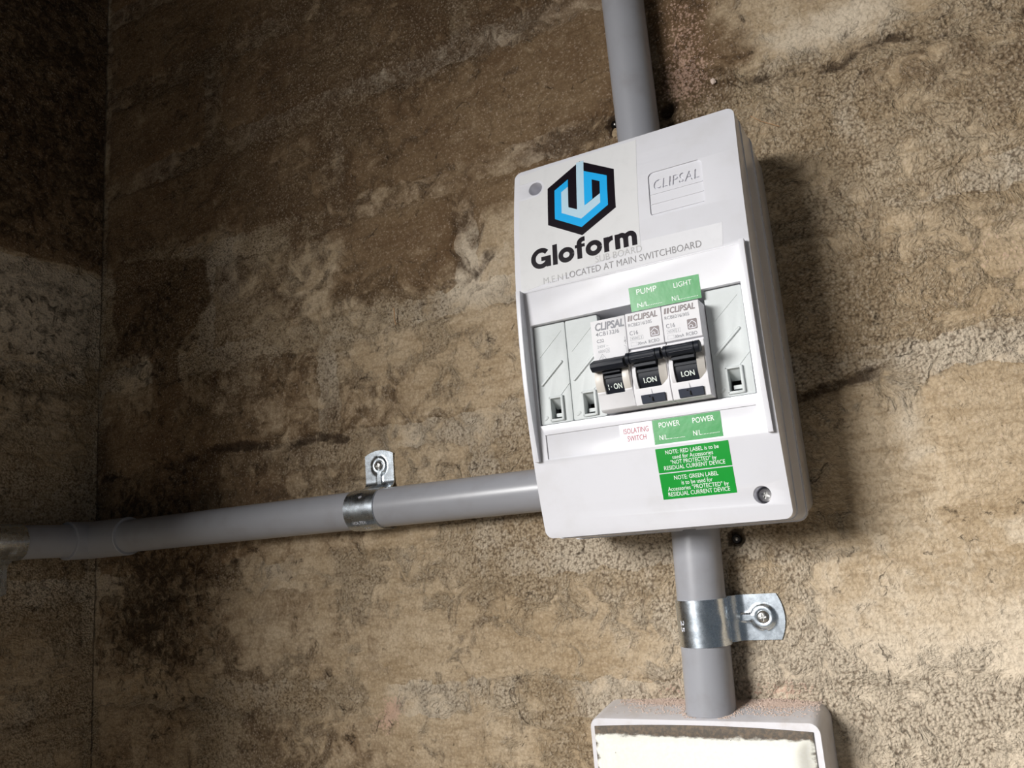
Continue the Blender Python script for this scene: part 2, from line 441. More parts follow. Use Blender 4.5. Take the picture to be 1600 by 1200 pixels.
def surface(name, us, vs, left, e_fn, mat, parent, kind=None, skirt=14.0):
    U, Vv = np.meshgrid(us, vs, indexing='ij'); u = U.ravel(); v = Vv.ravel()
    h = wall_height(u, v, left, e_fn(u, v) if e_fn else None)
    nu, nv = len(us), len(vs)
    P = np.c_[XC + h, u, v] if left else np.c_[u, -h, v]
    idx = np.arange(nu * nv).reshape(nu, nv)
    F = np.stack([idx[:-1, :-1].ravel(), idx[1:, :-1].ravel(), idx[1:, 1:].ravel(), idx[:-1, 1:].ravel()], 1)
    ring = np.r_[idx[:, 0], idx[-1, 1:], idx[-2::-1, -1], idx[0, -2:0:-1]]
    B = P[ring].copy()
    if left: B[:, 0] = XC - skirt
    else: B[:, 1] = skirt
    n0 = len(P); nb = len(ring); P = np.r_[P, B]
    F = F.tolist()
    for i in range(nb):
        j = (i + 1) % nb
        F.append([int(ring[i]), int(ring[j]), n0 + j, n0 + i])
    F.append([n0 + i for i in range(nb)])
    c = (float(u.mean()), 0.0, float(v.mean())) if not left else (XC, float(u.mean()), float(v.mean()))
    if parent is not None: c = None
    o = make(name, P, F, mat, parent, smooth=60, loc=(0, 0, 0))
    me = o.data
    uu = np.r_[u, u[ring]]; vv = np.r_[v, v[ring]]
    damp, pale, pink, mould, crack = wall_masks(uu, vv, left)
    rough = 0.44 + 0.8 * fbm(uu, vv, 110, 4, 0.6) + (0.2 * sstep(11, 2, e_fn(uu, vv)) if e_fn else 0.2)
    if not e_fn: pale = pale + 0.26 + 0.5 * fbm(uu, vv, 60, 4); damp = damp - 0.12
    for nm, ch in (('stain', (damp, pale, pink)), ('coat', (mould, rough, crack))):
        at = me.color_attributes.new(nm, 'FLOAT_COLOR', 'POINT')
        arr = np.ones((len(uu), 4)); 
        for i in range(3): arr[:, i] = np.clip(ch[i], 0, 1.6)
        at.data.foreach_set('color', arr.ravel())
    if kind: o['kind'] = kind
    return o

# ------------------------------------------------------------------ room shell
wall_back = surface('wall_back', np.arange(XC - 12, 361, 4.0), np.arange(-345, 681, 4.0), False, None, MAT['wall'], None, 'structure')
tag(wall_back, 'brown bagged brick wall with damp stains and rough sandy joints')
wall_left = surface('wall_left', np.arange(-301, 1, 4.0), np.arange(-345, 681, 4.0), True, None, MAT['wall'], None, 'structure')
tag(wall_left, 'dark stained return wall at the left edge of the photo')

def brick_edge(u0, u1, v0, v1):
    return lambda u, v: np.minimum(np.minimum(u - u0, u1 - u), np.minimum(v - v0, v1 - v))

nb = 0
for ci in range(len(COURSES) - 1):
    z0 = COURSES[ci] + 4.5; z1 = COURSES[ci + 1] - 4.5
    j0 = JOINTS[ci]
    js = sorted(set([j0 + 240 * i for i in range(-4, 4)]))
    js = [j for j in js if XC + 25 < j < 355]
    edges = [XC - 5] + js + [365]
    for a, b_ in zip(edges[:-1], edges[1:]):
        u0, u1 = a + 4.5, b_ - 4.5
        du = (u1 - u0) / max(6, round((u1 - u0) / 3.5)); dv = (z1 - z0) / max(6, round((z1 - z0) / 3.5))
        surface('brick', np.arange(u0, u1 + du / 2, du), np.arange(z0, z1 + dv / 2, dv), False, brick_edge(u0, u1, z0, z1), MAT['wall'], wall_back, skirt=12)
    ly = [-300, -240, 0] if ci % 2 else [-300, -120, 0]
    for a, b_ in zip(ly[:-1], ly[1:]):
        u0, u1 = a + 4.5, b_ - 4.5
        du = (u1 - u0) / max(6, round((u1 - u0) / 4)); dv = (z1 - z0) / max(6, round((z1 - z0) / 4))
        surface('brick', np.arange(u0, u1 + du / 2, du), np.arange(z0, z1 + dv / 2, dv), True, brick_edge(u0, u1, z0, z1), MAT['wall'], wall_left, skirt=12)

# plain masonry that carries on round the view: rest of the left wall up to the doorway, floor, ceiling
def slab(name, b, mat, parent=None, kind='structure'):
    m = MB(); x0, x1, y0, y1, z0, z1 = b
    m.box(x0, x1, -y1, -y0, z0, z1)
    o = m.build(name, mat, parent)
    if kind: o['kind'] = kind
    return o
pier = slab('wall_left_pier', (XC - 120, XC - 1.5, -720, -302, -1350, 1150), MAT['floor'])
slab('added_header', (-1900, 1200, -1400, -1300, 525, 1150), MAT['floor'])      # unseen header added behind the camera to shade the upper wall
slab('floor', (-900, 1500, -2600, 130, -1450, -1350), MAT['floor'])
slab('ceiling', (-900, 1500, -2600, 130, 1150, 1250), MAT['ceiling'])

# ------------------------------------------------------------------ text
def text_mesh(s, bold=0.0, shear=0.0, spacing=1.0):
    cu = bpy.data.curves.new('t', 'FONT'); cu.body = s; cu.size = 1.0
    cu.offset = bold; cu.shear = shear; cu.space_character = spacing; cu.resolution_u = 3
    ob = bpy.data.objects.new('t', cu); COL.objects.link(ob)
    bpy.context.view_layer.update()
    me = bpy.data.meshes.new_from_object(ob.evaluated_get(bpy.context.evaluated_depsgraph_get()))
    V = np.array([v.co[:] for v in me.vertices]); F = [list(p.vertices) for p in me.polygons]
    bpy.data.objects.remove(ob); bpy.data.curves.remove(cu); bpy.data.meshes.remove(me)
    return V[:, :2], F

def cap_ref():
    V, _ = text_mesh('H'); return V[:, 1].max()
CAP = cap_ref()

def put_text(s, x, z, cap, width, surf, mat, parent, name='printed_text', align='l', bold=0.0, shear=0.0, slope=0.0, eps=0.06, fn=None, spacing=1.0):
    V, F = text_mesh(s, bold, shear, spacing)
    x0, x1 = V[:, 0].min(), V[:, 0].max()
    sx = width / (x1 - x0) if width else cap / CAP
    U = (V[:, 0] - x0) * sx; W = V[:, 1] * cap / CAP
    if align == 'c': U = U - (x1 - x0) * sx / 2
    X = x + U; Z = z + W + slope * U
    if fn: P = fn(U, W)
    else: P = np.c_[X, -(surf(X, Z) + eps), Z]
    return make(name, P, F, mat, parent)

def flat_patch(name, pts, surf, mat, parent, th=0.1, eps=0.02, cell=3.0):
    """thin vinyl patch with a polygon outline, laid on a curved face"""
    bm = bmesh.new()
    vs = [bm.verts.new((x, 0, z)) for x, z in pts]
    bm.faces.new(vs)
    zs = [p[1] for p in pts]; z = min(zs) + cell
    while z < max(zs):
        bmesh.ops.bisect_plane(bm, geom=bm.verts[:] + bm.edges[:] + bm.faces[:], plane_co=(0, 0, z), plane_no=(0, 0, 1)); z += cell
    r = bmesh.ops.extrude_face_region(bm, geom=bm.faces[:])
    top = {v for v in r['geom'] if isinstance(v, bmesh.types.BMVert)}
    bm.verts.ensure_lookup_table(); bm.verts.index_update()
    V = []
    for v in bm.verts:
        d = float(surf(np.array([v.co.x]), np.array([v.co.z]))[0]) + eps + (th if v in top else -0.05)
        V.append((v.co.x, -d, v.co.z))
    F = [[v.index for v in f.verts] for f in bm.faces]
    bm.free()
    return make(name, V, F, mat, parent)

# ------------------------------------------------------------------ switchboard enclosure
def arch(z): return 62 + 12.6 * (1 - ((np.asarray(z, float) - 100.5) / 100.5) ** 2)
PZ0, PZ1 = 38.9, 127.0
PD0, PD1 = float(arch(PZ0)) - 0.25, float(arch(PZ1)) - 0.25
def lid_surf(x, z):
    z = np.asarray(z, float)
    pan = PD0 + (z - PZ0) * (PD1 - PD0) / (PZ1 - PZ0)
    return np.where((z > PZ0) & (z < PZ1), pan, arch(z))

enc = thing('switchboard_enclosure', (0, 0, 0), 'white wall-mounted switchboard enclosure carrying the blue hexagon sticker and three breakers', 'switchboard')
# base
MB().loft([rrect(-62.3, 62.3, 2.4, 198.6, 6, -1), rrect(-61.8, 61.8, -0.4, 201.4, 6, 22.5)]).build('back_box', MAT['base'], enc, 30)
# lid
zs = np.linspace(0, 201, 68)
prof = [(40.0, 0.0)] + [(float(arch(z)), float(z)) for z in zs] + [(40.0, 201.0)]
lid = MB().prism(prof, -61.5, 61.5).build('lid', MAT['white'], enc)
boolean(lid, MB().loft([rrect(-60.7, 60.7, 0, 201, 4.0, 30, 8), rrect(-60.7, 60.7, 0, 201, 4.0, 110, 8)]).build('cut', None, enc), 'INTERSECT')
boolean(lid, MB().prism([(PD0, PZ0), (PD1, PZ1), (110, PZ1), (110, PZ0)], -56.45, 56.45).build('cut', None, enc), 'DIFFERENCE')
fz = np.linspace(38.4, 127.6, 34)
for sgn in (-1, 1):
    fp = [(64.0, 38.4)] + [(float(arch(z)) + 4.4 - 1.6 * float(sstep(80, 38, z)), float(z)) for z in fz] + [(64.0, 127.6)]
    xa, xb = sorted((sgn * 56.45, sgn * 58.8))
    boolean(lid, MB().prism(fp, xa, xb).build('cut', None, enc), 'UNION')
boolean(lid, MB().box(-54.9, 53.9, 51, 110, 56.6, 109.4).build('cut', None, enc), 'DIFFERENCE')
boolean(lid, MB().prism([(PD0 - 0.7, 39.3), (PD0 + (51.6 - PZ0) * (PD1 - PD0) / (PZ1 - PZ0) - 0.7, 51.6), (110, 51.6), (110, 39.3)], -52.6, 52.5).build('cut', None, enc), 'DIFFERENCE')
for hx, hz in ((-47.7, 187.3), (48.9, 11.5)):
    boolean(lid, MB().cyl((hx, -47, hz), (hx, -100, hz), 4.0, n=36).build('cut', None, enc), 'DIFFERENCE')
bevel(lid, 0.55, 2, 38, 32)
MB().loft([rrect(-61.6, 61.6, -1.0, 201.8, 4.6, 26), rrect(-61.2, 61.2, -0.5, 201.5, 4.4, 50.4)]).build('skirt', MAT['white'], enc, 30)
lp = MB().loft([rrect(-62.2, 62.2, -1.6, 202.2, 5, 22.5), rrect(-62.2, 62.2, -1.6, 202.2, 5, 26)]).build('rim', MAT['white'], enc, 30)
MB().box(-54.6, 53.6, 50.3, 50.9, 56.9, 109.1).build('cavity_floor', MAT['gap'], enc)

def screw(c, axis, r, parent, mat, dome=0.35, name='screw', cross_rot=0.4):
    c = Vector(c); a = Vector(axis).normalized(); u = a.orthogonal().normalized(); v = a.cross(u)
    o = MB().lathe(c, a, [(r * 0.96, -1.5), (r, -0.2), (r * 0.93, r * dome * 0.5), (r * 0.7, r * dome * 0.85), (r * 0.35, r * dome), (0, r * dome * 1.02)], 28).build(name, mat, parent, 40)
    m = MB(); cu, su = math.cos(cross_rot), math.sin(cross_rot)
    for (p, q) in ((u * cu + v * su, v * cu - u * su), (v * cu - u * su, u * cu + v * su)):
        L, w = r * 0.58, r * 0.13
        V = [c + p * (sp * L) + q * (sq * w) + a * h for h in (r * dome - 0.75, r * dome + 1) for sp, sq in ((-1, -1), (1, -1), (1, 1), (-1, 1))]
        m.add(V, [(0, 1, 2, 3), (4, 5, 6, 7), (0, 1, 5, 4), (1, 2, 6, 5), (2, 3, 7, 6), (3, 0, 4, 7)])
    cut1 = MB(); cut1.V = m.V[:8]; cut1.F = m.F[:6]
    boolean(o, cut1.build('cut', None, parent), 'DIFFERENCE')
    cut2 = MB(); cut2.V = m.V[8:]; cut2.F = [[i - 8 for i in f] for f in m.F[6:]]
    boolean(o, cut2.build('cut', None, parent), 'DIFFERENCE')
    o.data.polygons.foreach_set('use_smooth', [True] * len(o.data.polygons)); o.data.set_sharp_from_angle(angle=math.radians(40))
    return o
tag(screw((48.9, -55.5, 11.5), (0, -1, 0), 3.2, enc, MAT['screw'], name='lid_screw'), 'dull steel cross-head screw sunk in the lid')
tag(screw((-47.7, -48.6, 187.3), (0, -1, 0), 3.2, enc, MAT['screw'], name='lid_screw'), 'dull steel cross-head screw sunk in the lid')

# pole fillers
def pole_filler(x0):
    d1 = 69.6
    o = MB().loft([rrect(x0 + 0.2, x0 + 17.8, 57.0, 108.9, 0.8, 64.5), rrect(x0 + 0.2, x0 + 17.8, 57.0, 108.9, 0.8, d1)]).build('pole_filler', MAT['filler'], enc)
    boolean(o, MB().box(x0 + 6.6, x0 + 12.4, 60, 80, 59.2, 69.8).build('cut', None, enc), 'DIFFERENCE')
    bevel(o, 0.3, 2, 40, 30)
    def capsule(ax, az, bx, bz, r, h, nm):
        L = math.hypot(bx - ax, bz - az); tx, tz = (bx - ax) / L, (bz - az) / L; nx, nz = -tz, tx
        def ring(rr, d):
            P = []
            for i in range(9):
                t = math.pi * i / 8 - math.pi / 2
                P.append((bx + rr * (math.cos(t) * tx + math.sin(t) * nx), -d, bz + rr * (math.cos(t) * tz + math.sin(t) * nz)))
            for i in range(9):
                t = math.pi * i / 8 + math.pi / 2
                P.append((ax + rr * (math.cos(t) * tx + math.sin(t) * nx), -d, az + rr * (math.cos(t) * tz + math.sin(t) * nz)))
            return P
        return MB().loft([ring(r, d1 - 0.2), ring(r, d1 + h * 0.5), ring(r * 0.6, d1 + h)]).build(nm, MAT['filler'], o, 50)
    capsule(x0 + 2.6, 77.7, x0 + 14.3, 88.2, 0.75, 0.9, 'grip_rib')
    capsule(x0 + 2.6, 92.5, x0 + 15.4, 104.3, 0.2, 0.22, 'score_line')
    # clip window: rim, leaning sides and the latch peg
    rim = MB()
    rim.box(x0 + 5.6, x0 + 6.7, d1 - 0.3, d1 + 1.0, 58.2, 70.8)
    rim.box(x0 + 12.3, x0 + 13.6, d1 - 0.3, d1 + 1.6, 58.2, 70.8)
    rim.box(x0 + 5.6, x0 + 13.6, d1 - 0.3, d1 + 1.0, 69.7, 70.9)
    rim.box(x0 + 5.6, x0 + 13.6, d1 - 0.3, d1 + 1.0, 57.9, 59.3)
    ro = rim.build('clip_window', MAT['filler'], o); bevel(ro, 0.35, 2, 40, 30)
    MB().prism([(63.0, 69.9), (69.4, 69.9), (63.0, 65.0)], x0 + 6.6, x0 + 12.4).build('clip_ramp', MAT['filler'], o)
    MB().box(x0 + 8.0, x0 + 12.3, 62.0, 67.5, 60.4, 62.2).build('latch_peg', MAT['filler'], o)
    MB().box(x0 + 6.3, x0 + 12.7, 58.5, 60.0, 58.8, 70).build('clip_shadow_gap', MAT['gap'], o)
    capsule(x0 + 12.2, 71.0, x0 + 17.4, 76.4, 0.22, 0.3, 'moulded_line')
    capsule(x0 + 2.4, 59.8, x0 + 3.6, 60.6, 0.8, 0.3, 'eject_mark')
    return o
for x0 in (-54.5, -36.5, 35.5): pole_filler(x0)

# maker badge pressed into the lid
zb = np.linspace(151.6, 176.6, 12)
cutb = MB().prism([(float(arch(z)) - 0.7, float(z)) for z in zb] + [(90, 176.6), (90, 151.6)], 15.5, 42.8).build('cut', None, enc)
boolean(cutb, MB().loft([rrect(15.5, 42.8, 151.6, 176.6, 2.6, 50), rrect(15.5, 42.8, 151.6, 176.6, 2.6, 100)]).build('cut2', None, enc), 'INTERSECT')
boolean(lid, cutb, 'DIFFERENCE')
b_surf = lambda x, z: lid_surf(x, z) - 0.7
V, F = text_mesh('CLIPSAL', 0.004, 0.14, 1.1)
wdt = V[:, 0].max() - V[:, 0].min()
X = 18.0 + (V[:, 0] - V[:, 0].min()) * 23.2 / wdt; Z = 166.6 + V[:, 1] * 5.2 / CAP
nV = len(V); Pf = np.c_[X, -(b_surf(X, Z) + 1.5), Z]; Pb = np.c_[X, -(b_surf(X, Z) - 0.8), Z]
edge_n = {}
for f in F:
    for i in range(len(f)):
        e = tuple(sorted((f[i], f[(i + 1) % len(f)]))); edge_n[e] = edge_n.get(e, 0) + 1
FF = [list(f) for f in F] + [[e[0], e[1], e[1] + nV, e[0] + nV] for e, c in edge_n.items() if c == 1] + [[i + nV for i in f][::-1] for f in F]
ct = make('cut', np.r_[Pf, Pb], FF, None, enc)
nlid = len(lid.data.polygons)
boolean(lid, ct, 'DIFFERENCE')
lid.data.polygons.foreach_set('use_smooth', [True] * len(lid.data.polygons))
lid.data.set_sharp_from_angle(angle=math.radians(32))
for (za, zb_) in ((164.0, 164.5), (158.5, 159.1), (153.0, 153.6)):
    flat_patch('badge_ridge', [(16.0, za), (42.4, za), (42.4, zb_), (16.0, zb_)], b_surf, MAT['white'], enc, th=0.35)

# sticker film with logo and wordmark
film = flat_patch('logo_sticker', [(-57.5, 127.8), (9.2, 138.0), (9.2, 141.8), (10.3, 199.2), (-16, 199.4), (-57.5, 198.6), (-57.5, 192.6)] + [(-47.7 + 5.2 * math.sin(a_), 187.3 + 5.2 * math.cos(a_)) for a_ in [math.pi * i_ / 10 for i_ in range(11)]] + [(-57.5, 182.0)], lid_surf, MAT['film'], enc, th=0.08, eps=0.02)
film = film
film['label'] = 'clear film sticker with black wordmark and blue hexagon logo'
f_surf = lambda x, z: lid_surf(x, z) + 0.10
# hexagon: outer vertices measured on the lid
cx, top, bot = -21.4, 196.2, 151.5
hexo = [(-40.3, 185.0), (-21.4, 196.4), (-2.3, 185.2), (-2.2, 162.3), (-21.2, 151.6), (-40.3, 162.6)]
flat_patch('logo_hexagon', hexo, f_surf, MAT['ink'], film, th=0.04)
hcx, hcz = -21.3, 173.9
def hx(a, b): return (hcx + a, hcz + b)          # a,b in mm from the hexagon's centre
g_surf = lambda x, z: lid_surf(x, z) + 0.17
# blue C on the left and bottom, blue D on the right
flat_patch('logo_blue_shape', [hx(-14.9, 8.6), hx(-7.0, 13.2), hx(-7.0, 8.7), hx(-10.9, 6.4), hx(-10.9, -6.3), hx(0, -12.7), hx(0, -17.6), hx(-14.9, -8.8)], g_surf, MAT['blue'], film, th=0.03)
flat_patch('logo_blue_shape', [hx(0, -17.6), hx(0, -12.7), hx(10.9, -6.3), hx(10.9, -1.4), hx(11.0, 6.4), hx(6.6, 8.9), hx(6.6, -2.8), hx(2.1, -5.6), hx(2.1, 15.6), hx(15.0, 8.7), hx(15.0, -8.9)], g_surf, MAT['blue'], film, th=0.03)
flat_patch('logo_pale_shape', [hx(-2.1, 22.2), hx(2.1, 22.2), hx(2.1, -5.6), hx(10.9, -0.9), hx(10.9, -6.3), hx(0, -12.7), hx(-10.9, -6.3), hx(-10.9, 6.4), hx(-7.0, 8.7), hx(-7.0, -3.9), hx(-2.1, -6.7)], g_surf, MAT['paleblue'], film, th=0.05)
def wordmark():
    """heavy geometric lettering drawn as thick strokes; x-height 0..1"""
    w = 0.335; F_ = []; V_ = []
    def ribbon(pts, w0=w):
        n0 = len(V_); n = len(pts)
        for i, (x, y) in enumerate(pts):
            a = pts[max(i - 1, 0)]; b = pts[min(i + 1, n - 1)]
            tx, ty = b[0] - a[0], b[1] - a[1]; L = math.hypot(tx, ty) or 1
            V_.append((x - ty / L * w0 / 2, y + tx / L * w0 / 2)); V_.append((x + ty / L * w0 / 2, y - tx / L * w0 / 2))
        for i in range(n - 1): F_.append((n0 + 2 * i, n0 + 2 * i + 1, n0 + 2 * i + 3, n0 + 2 * i + 2))
    def arc(cx, cy, rx, ry, a0, a1, n=26): return [(cx + rx * math.cos(math.radians(a0 + (a1 - a0) * i / n)), cy + ry * math.sin(math.radians(a0 + (a1 - a0) * i / n))) for i in range(n + 1)]
    h = w / 2; x = 0.0
    # G
    R_ = 0.72 - h; ribbon(arc(x + 0.72, 0.71, R_, 0.74 - h, 40, 330)); ribbon([(x + 0.74, 0.64), (x + 1.42, 0.64)], 0.30); ribbon([(x + 1.26, 0.78), (x + 1.26, 0.02)], 0.32)
    x += 1.56
    ribbon([(x + h, 0), (x + h, 1.46)]); x += 0.40                                   # l
    ribbon(arc(x + 0.56, 0.51, 0.56 - h, 0.54 - h, 0, 360, 40)); x += 1.16           # o
    ribbon([(x + 0.32, 0), (x + 0.32, 1.08)] + arc(x + 0.62, 1.08, 0.30, 0.26, 180, 90, 8)[1:] + [(x + 0.72, 1.34)]); ribbon([(x + 0.02, 0.90), (x + 0.70, 0.90)], 0.23); x += 0.74   # f
    ribbon(arc(x + 0.56, 0.51, 0.56 - h, 0.54 - h, 0, 360, 40)); x += 1.24           # o
    ribbon([(x + h, 0), (x + h, 1.02)]); ribbon(arc(x + 0.60, 0.46, 0.44, 0.42, 175, 88, 10), 0.34); x += 0.74   # r
    ribbon([(x + h, 0), (x + h, 1.02)])                                              # m
    for c_ in (0.47, 1.03): ribbon(arc(x + c_ - 0.04, 0.58, 0.28, 0.31, 170, 0, 14) + [(x + c_ + 0.24, 0)], 0.33)
    x += 1.42
    Vn = np.array(V_); sx = 58.4 / x
    U = Vn[:, 0] * sx; W_ = Vn[:, 1] * 7.9
    X_ = -50.9 + U; Z_ = 138.9 + W_
    layer = np.repeat(np.arange(len(Vn)) % 7, 1) * 0.0
    return make('wordmark', np.c_[X_, -(f_surf(X_, Z_) + 0.06), Z_], F_, MAT['ink'], film)
wordmark()

# clear tape with faded print
tape = flat_patch('label_tape', [(-46.5, 127.6), (48.6, 127.9), (49.6, 139.6), (9.6, 140.2), (9.6, 137.9), (-46.5, 127.9)], lid_surf, MAT['tape'], enc, th=0.07)
tape['label'] = 'clear tape with faded grey lettering'
t_surf = lambda x, z: lid_surf(x, z) + 0.14
put_text('SUB BOARD', -14.9, 134.6, 3.5, 24.6, t_surf, MAT['fadetext'], tape, bold=-0.004)
put_text('M.E.N', -44.3, 129.6, 3.5, 11.0, t_surf, MAT['fadetext'], tape, bold=-0.004)
put_text('LOCATED AT MAIN SWITCHBOARD', -31.6, 129.7, 3.5, 70.4, t_surf, MAT['greytext'], tape, bold=-0.002)

# green circuit labels
def green_label(name, poly, mat, label, lift=0.0):
    o = flat_patch(name, poly, lambda x, z: lid_surf(x, z) + lift, mat, enc, th=0.10)
    o['label'] = label
    return o
pl = lambda lift: (lambda x, z: lid_surf(x, z) + lift)
g1 = green_label('circuit_label', [(0.6, 105.4), (18.9, 105.4), (18.9, 117.3), (0.5, 117.6)], MAT['green2'], 'crinkled green PUMP label')
put_text('PUMP', 4.3, 113.3, 2.7, 10.2, pl(0.14), MAT['whiteink'], g1)
put_text('N/L........', 4.0, 106.9, 2.2, 12.4, pl(0.14), MAT['whiteink'], g1)
g2 = green_label('circuit_label', [(18.9, 105.4), (35.4, 105.3), (35.4, 116.9), (18.9, 117.3)], MAT['green2'], 'crinkled green LIGHT label')
put_text('LIGHT', 22.9, 112.8, 2.4, 8.8, pl(0.14), MAT['whiteink'], g2)
put_text('N/L', 21.3, 106.6, 2.3, 4.0, pl(0.14), MAT['whiteink'], g2)
put_text('............', 25.6, 106.6, 2.0, 8.2, pl(0.14), MAT['whiteink'], g2)
rec = -0.68
def strip_label(x0, x1, mat, label):
    o = flat_patch('circuit_label', [(x0, 39.6), (x1, 39.6), (x1, 51.3), (x0, 51.3)], pl(rec), mat, enc, th=0.10); o['label'] = label; return o
w1 = strip_label(-13.2, 3.4, MAT['labelwhite'], 'white ISOLATING SWITCH label with red print')
put_text('ISOLATING', -4.9, 46.6, 2.5, 12.6, pl(rec + 0.14), MAT['red'], w1, align='c')
put_text('SWITCH', -4.9, 42.9, 2.5, 9.4, pl(rec + 0.14), MAT['red'], w1, align='c')
g3 = strip_label(3.6, 19.6, MAT['green2'], 'green POWER label beside the isolating switch label')
g4 = strip_label(19.6, 36.1, MAT['green2'], 'right-hand green POWER label')
for g, x in ((g3, 6.6), (g4, 22.9)):
    put_text('POWER', x, 47.3, 2.5, 10.2, pl(rec + 0.14), MAT['whiteink'], g, bold=0.004)
    put_text('N/L', x - 0.4, 41.5, 2.3, 3.9, pl(rec + 0.14), MAT['whiteink'], g, bold=0.004)
    put_text('............', x + 3.8, 41.5, 2.0, 8.0, pl(rec + 0.14), MAT['whiteink'], g)
n1 = green_label('note_label', [(3.5, 26.0), (38.1, 26.0), (38.1, 37.4), (3.5, 37.4)], MAT['green'], 'upper flat green note label about red labels')
for i, (tx, w) in enumerate((('NOTE: RED LABEL is to be', 25.2), ('used for Accessories', 19.2), ('"NOT PROTECTED" by', 21.6), ('RESIDUAL CURRENT DEVICE', 28.8))):
    put_text(tx, 20.8, 34.4 - i * 2.42, 1.85, w, pl(0.14), MAT['whiteink'], n1, align='c', bold=0.004)
n2 = green_label('note_label', [(3.5, 13.6), (38.1, 13.6), (38.1, 25.5), (3.5, 25.5)], MAT['green'], 'lower flat green note label about green labels')
for i, (tx, w) in enumerate((('NOTE: GREEN LABEL', 20.8), ('is to be used for', 14.6), ('Accessories "PROTECTED" by', 28.6), ('RESIDUAL CURRENT DEVICE', 29.0))):
    put_text(tx, 20.8, 22.3 - i * 2.5, 1.9, w, pl(0.14), MAT['whiteink'], n2, align='c', bold=0.004)

# ------------------------------------------------------------------ circuit breakers
FD = 81.0
fsurf = lambda x, z: np.full(np.shape(x), FD + 0.03)
def outline(x0, x1, z0, z1, w, mat, parent, name='printed_frame'):
    m = MB()
    for b in ((x0, x1, z0, z0 + w), (x0, x1, z1 - w, z1), (x0, x0 + w, z0, z1), (x1 - w, x1, z0, z1)):
        m.box(b[0], b[1], FD - 0.02, FD + 0.05, b[2], b[3])
    return m.build(name, mat, parent)
def stroke(pts, w, mat, parent, name='printed_line', d=FD):
    m = MB()
    for (ax, az), (bx, bz) in zip(pts[:-1], pts[1:]):
        L = math.hypot(bx - ax, bz - az); nx, nz = -(bz - az) / L * w / 2, (bx - ax) / L * w / 2
        V = [(ax + nx, -d - e, az + nz) for e in (-.02, .07)] + [(ax - nx, -d - e, az - nz) for e in (-.02, .07)] + [(bx - nx, -d - e, bz - nz) for e in (-.02, .07)] + [(bx + nx, -d - e, bz + nz) for e in (-.02, .07)]
        m.add(V, [(0, 2, 4, 6), (1, 7, 5, 3), (0, 1, 3, 2), (2, 3, 5, 4), (4, 5, 7, 6), (6, 7, 1, 0)])
    return m.build(name, mat, parent)

def breaker_body(t, x0, prof, slot, w=17.7):
    o = MB().prism(prof, x0 + 0.15, x0 + 0.15 + w).build('body', MAT['breaker'], t)
    boolean(o, MB().box(x0 + slot[0], x0 + slot[1], 66, 100, slot[2], slot[3]).build('cut', None, t), 'DIFFERENCE')
    return o

def drum(t, x0, xa, xb, zc=72.0, r=9.0, dc=72.6):
    tg = MB().cyl((x0 + xa, -dc, zc), (x0 + xb, -dc, zc), r, n=48).build('toggle', MAT['black'], t, 30)
    return tg, (lambda x, z: dc + np.sqrt(np.maximum(r * r - (np.asarray(z) - zc) ** 2, 0.01)))

# isolating breaker
x0 = -18.5
t = thing('circuit_breaker', (x0 + 9, -52, 57), 'main isolating circuit breaker with faceted black toggle, next to the blank pole fillers', 'circuit breaker', 'breakers on the switchboard')
body = breaker_body(t, x0, [(52, 57.6), (76.5, 57.6), (78.2, 58.4), (80.2, 65.0), (FD, 66), (FD, 102.4), (52, 102.4)], (4.6, 14.0, 65.4, 79.5))
bevel(body, 0.3, 2, 40, 30)
tg, ds = drum(t, x0, 4.75, 13.85)
m = MB().prism([(81.5, 76.4), (87.0, 75.8), (89.4, 77.6), (89.4, 79.6), (84, 82.0), (81.4, 82.0)], x0 + 0.7, x0 + 17.3)
bar = m.build('toggle_bar', MAT['black'], tg); bevel(bar, 0.25, 2, 25, 20)
MB().box(x0 + 4.9, x0 + 13.7, 76, 84.5, 74.8, 78).build('toggle_neck', MAT['black'], tg)
MB().box(x0 + 4.9, x0 + 13.7, 80, 82.3, 72.8, 74.0).build('toggle_ridge', MAT['black'], tg)
put_text('I \u00b7 ON', x0 + 6.0, 67.4, 2.4, 6.9, ds, MAT['whiteink'], tg, bold=0.02, eps=0.1)
for (a, b_) in ((0.35, 4.5), (14.1, 17.5)):
    c = MB().lathe((x0 + a, -72.5, 73.0), (1, 0, 0), [(10.6, 0), (10.6, b_ - a)], 48).build('cheek', MAT['cheek'], t, 30)
    boolean(c, MB().box(x0 - 1, x0 + 20, 80.6, 90, 65.2, 79.5).build('cut', None, t), 'INTERSECT')
    bevel(c, 0.25, 2, 40, 30)
put_text('CLIPSAL', x0 + 2.4, 97.2, 3.6, 14.9, fsurf, MAT['darkprint'], body, bold=0.03, shear=0.15, spacing=0.98)
put_text('4CB132/6', x0 + 2.4, 94.3, 1.95, 12.0, fsurf, MAT['darkprint'], body, bold=0.004)
put_text('C32', x0 + 2.6, 91.1, 1.6, 3.7, fsurf, MAT['darkprint'], body, bold=0.012)
put_text('240V ~', x0 + 2.6, 88.4, 1.4, 5.7, fsurf, MAT['greyprint'], body)
put_text('6000', x0 + 2.9, 86.0, 1.35, 3.6, fsurf, MAT['greyprint'], body)
put_text('3', x0 + 7.3, 86.0, 1.35, 0.8, fsurf, MAT['greyprint'], body)
outline(x0 + 6.8, x0 + 8.6, 85.6, 87.8, 0.12, MAT['greyprint'], body)
stroke([(x0 + 2.9, 82.7), (x0 + 6.6, 82.7), (x0 + 4.8, 85.3), (x0 + 2.9, 82.7)], 0.22, MAT['greyprint'], body)
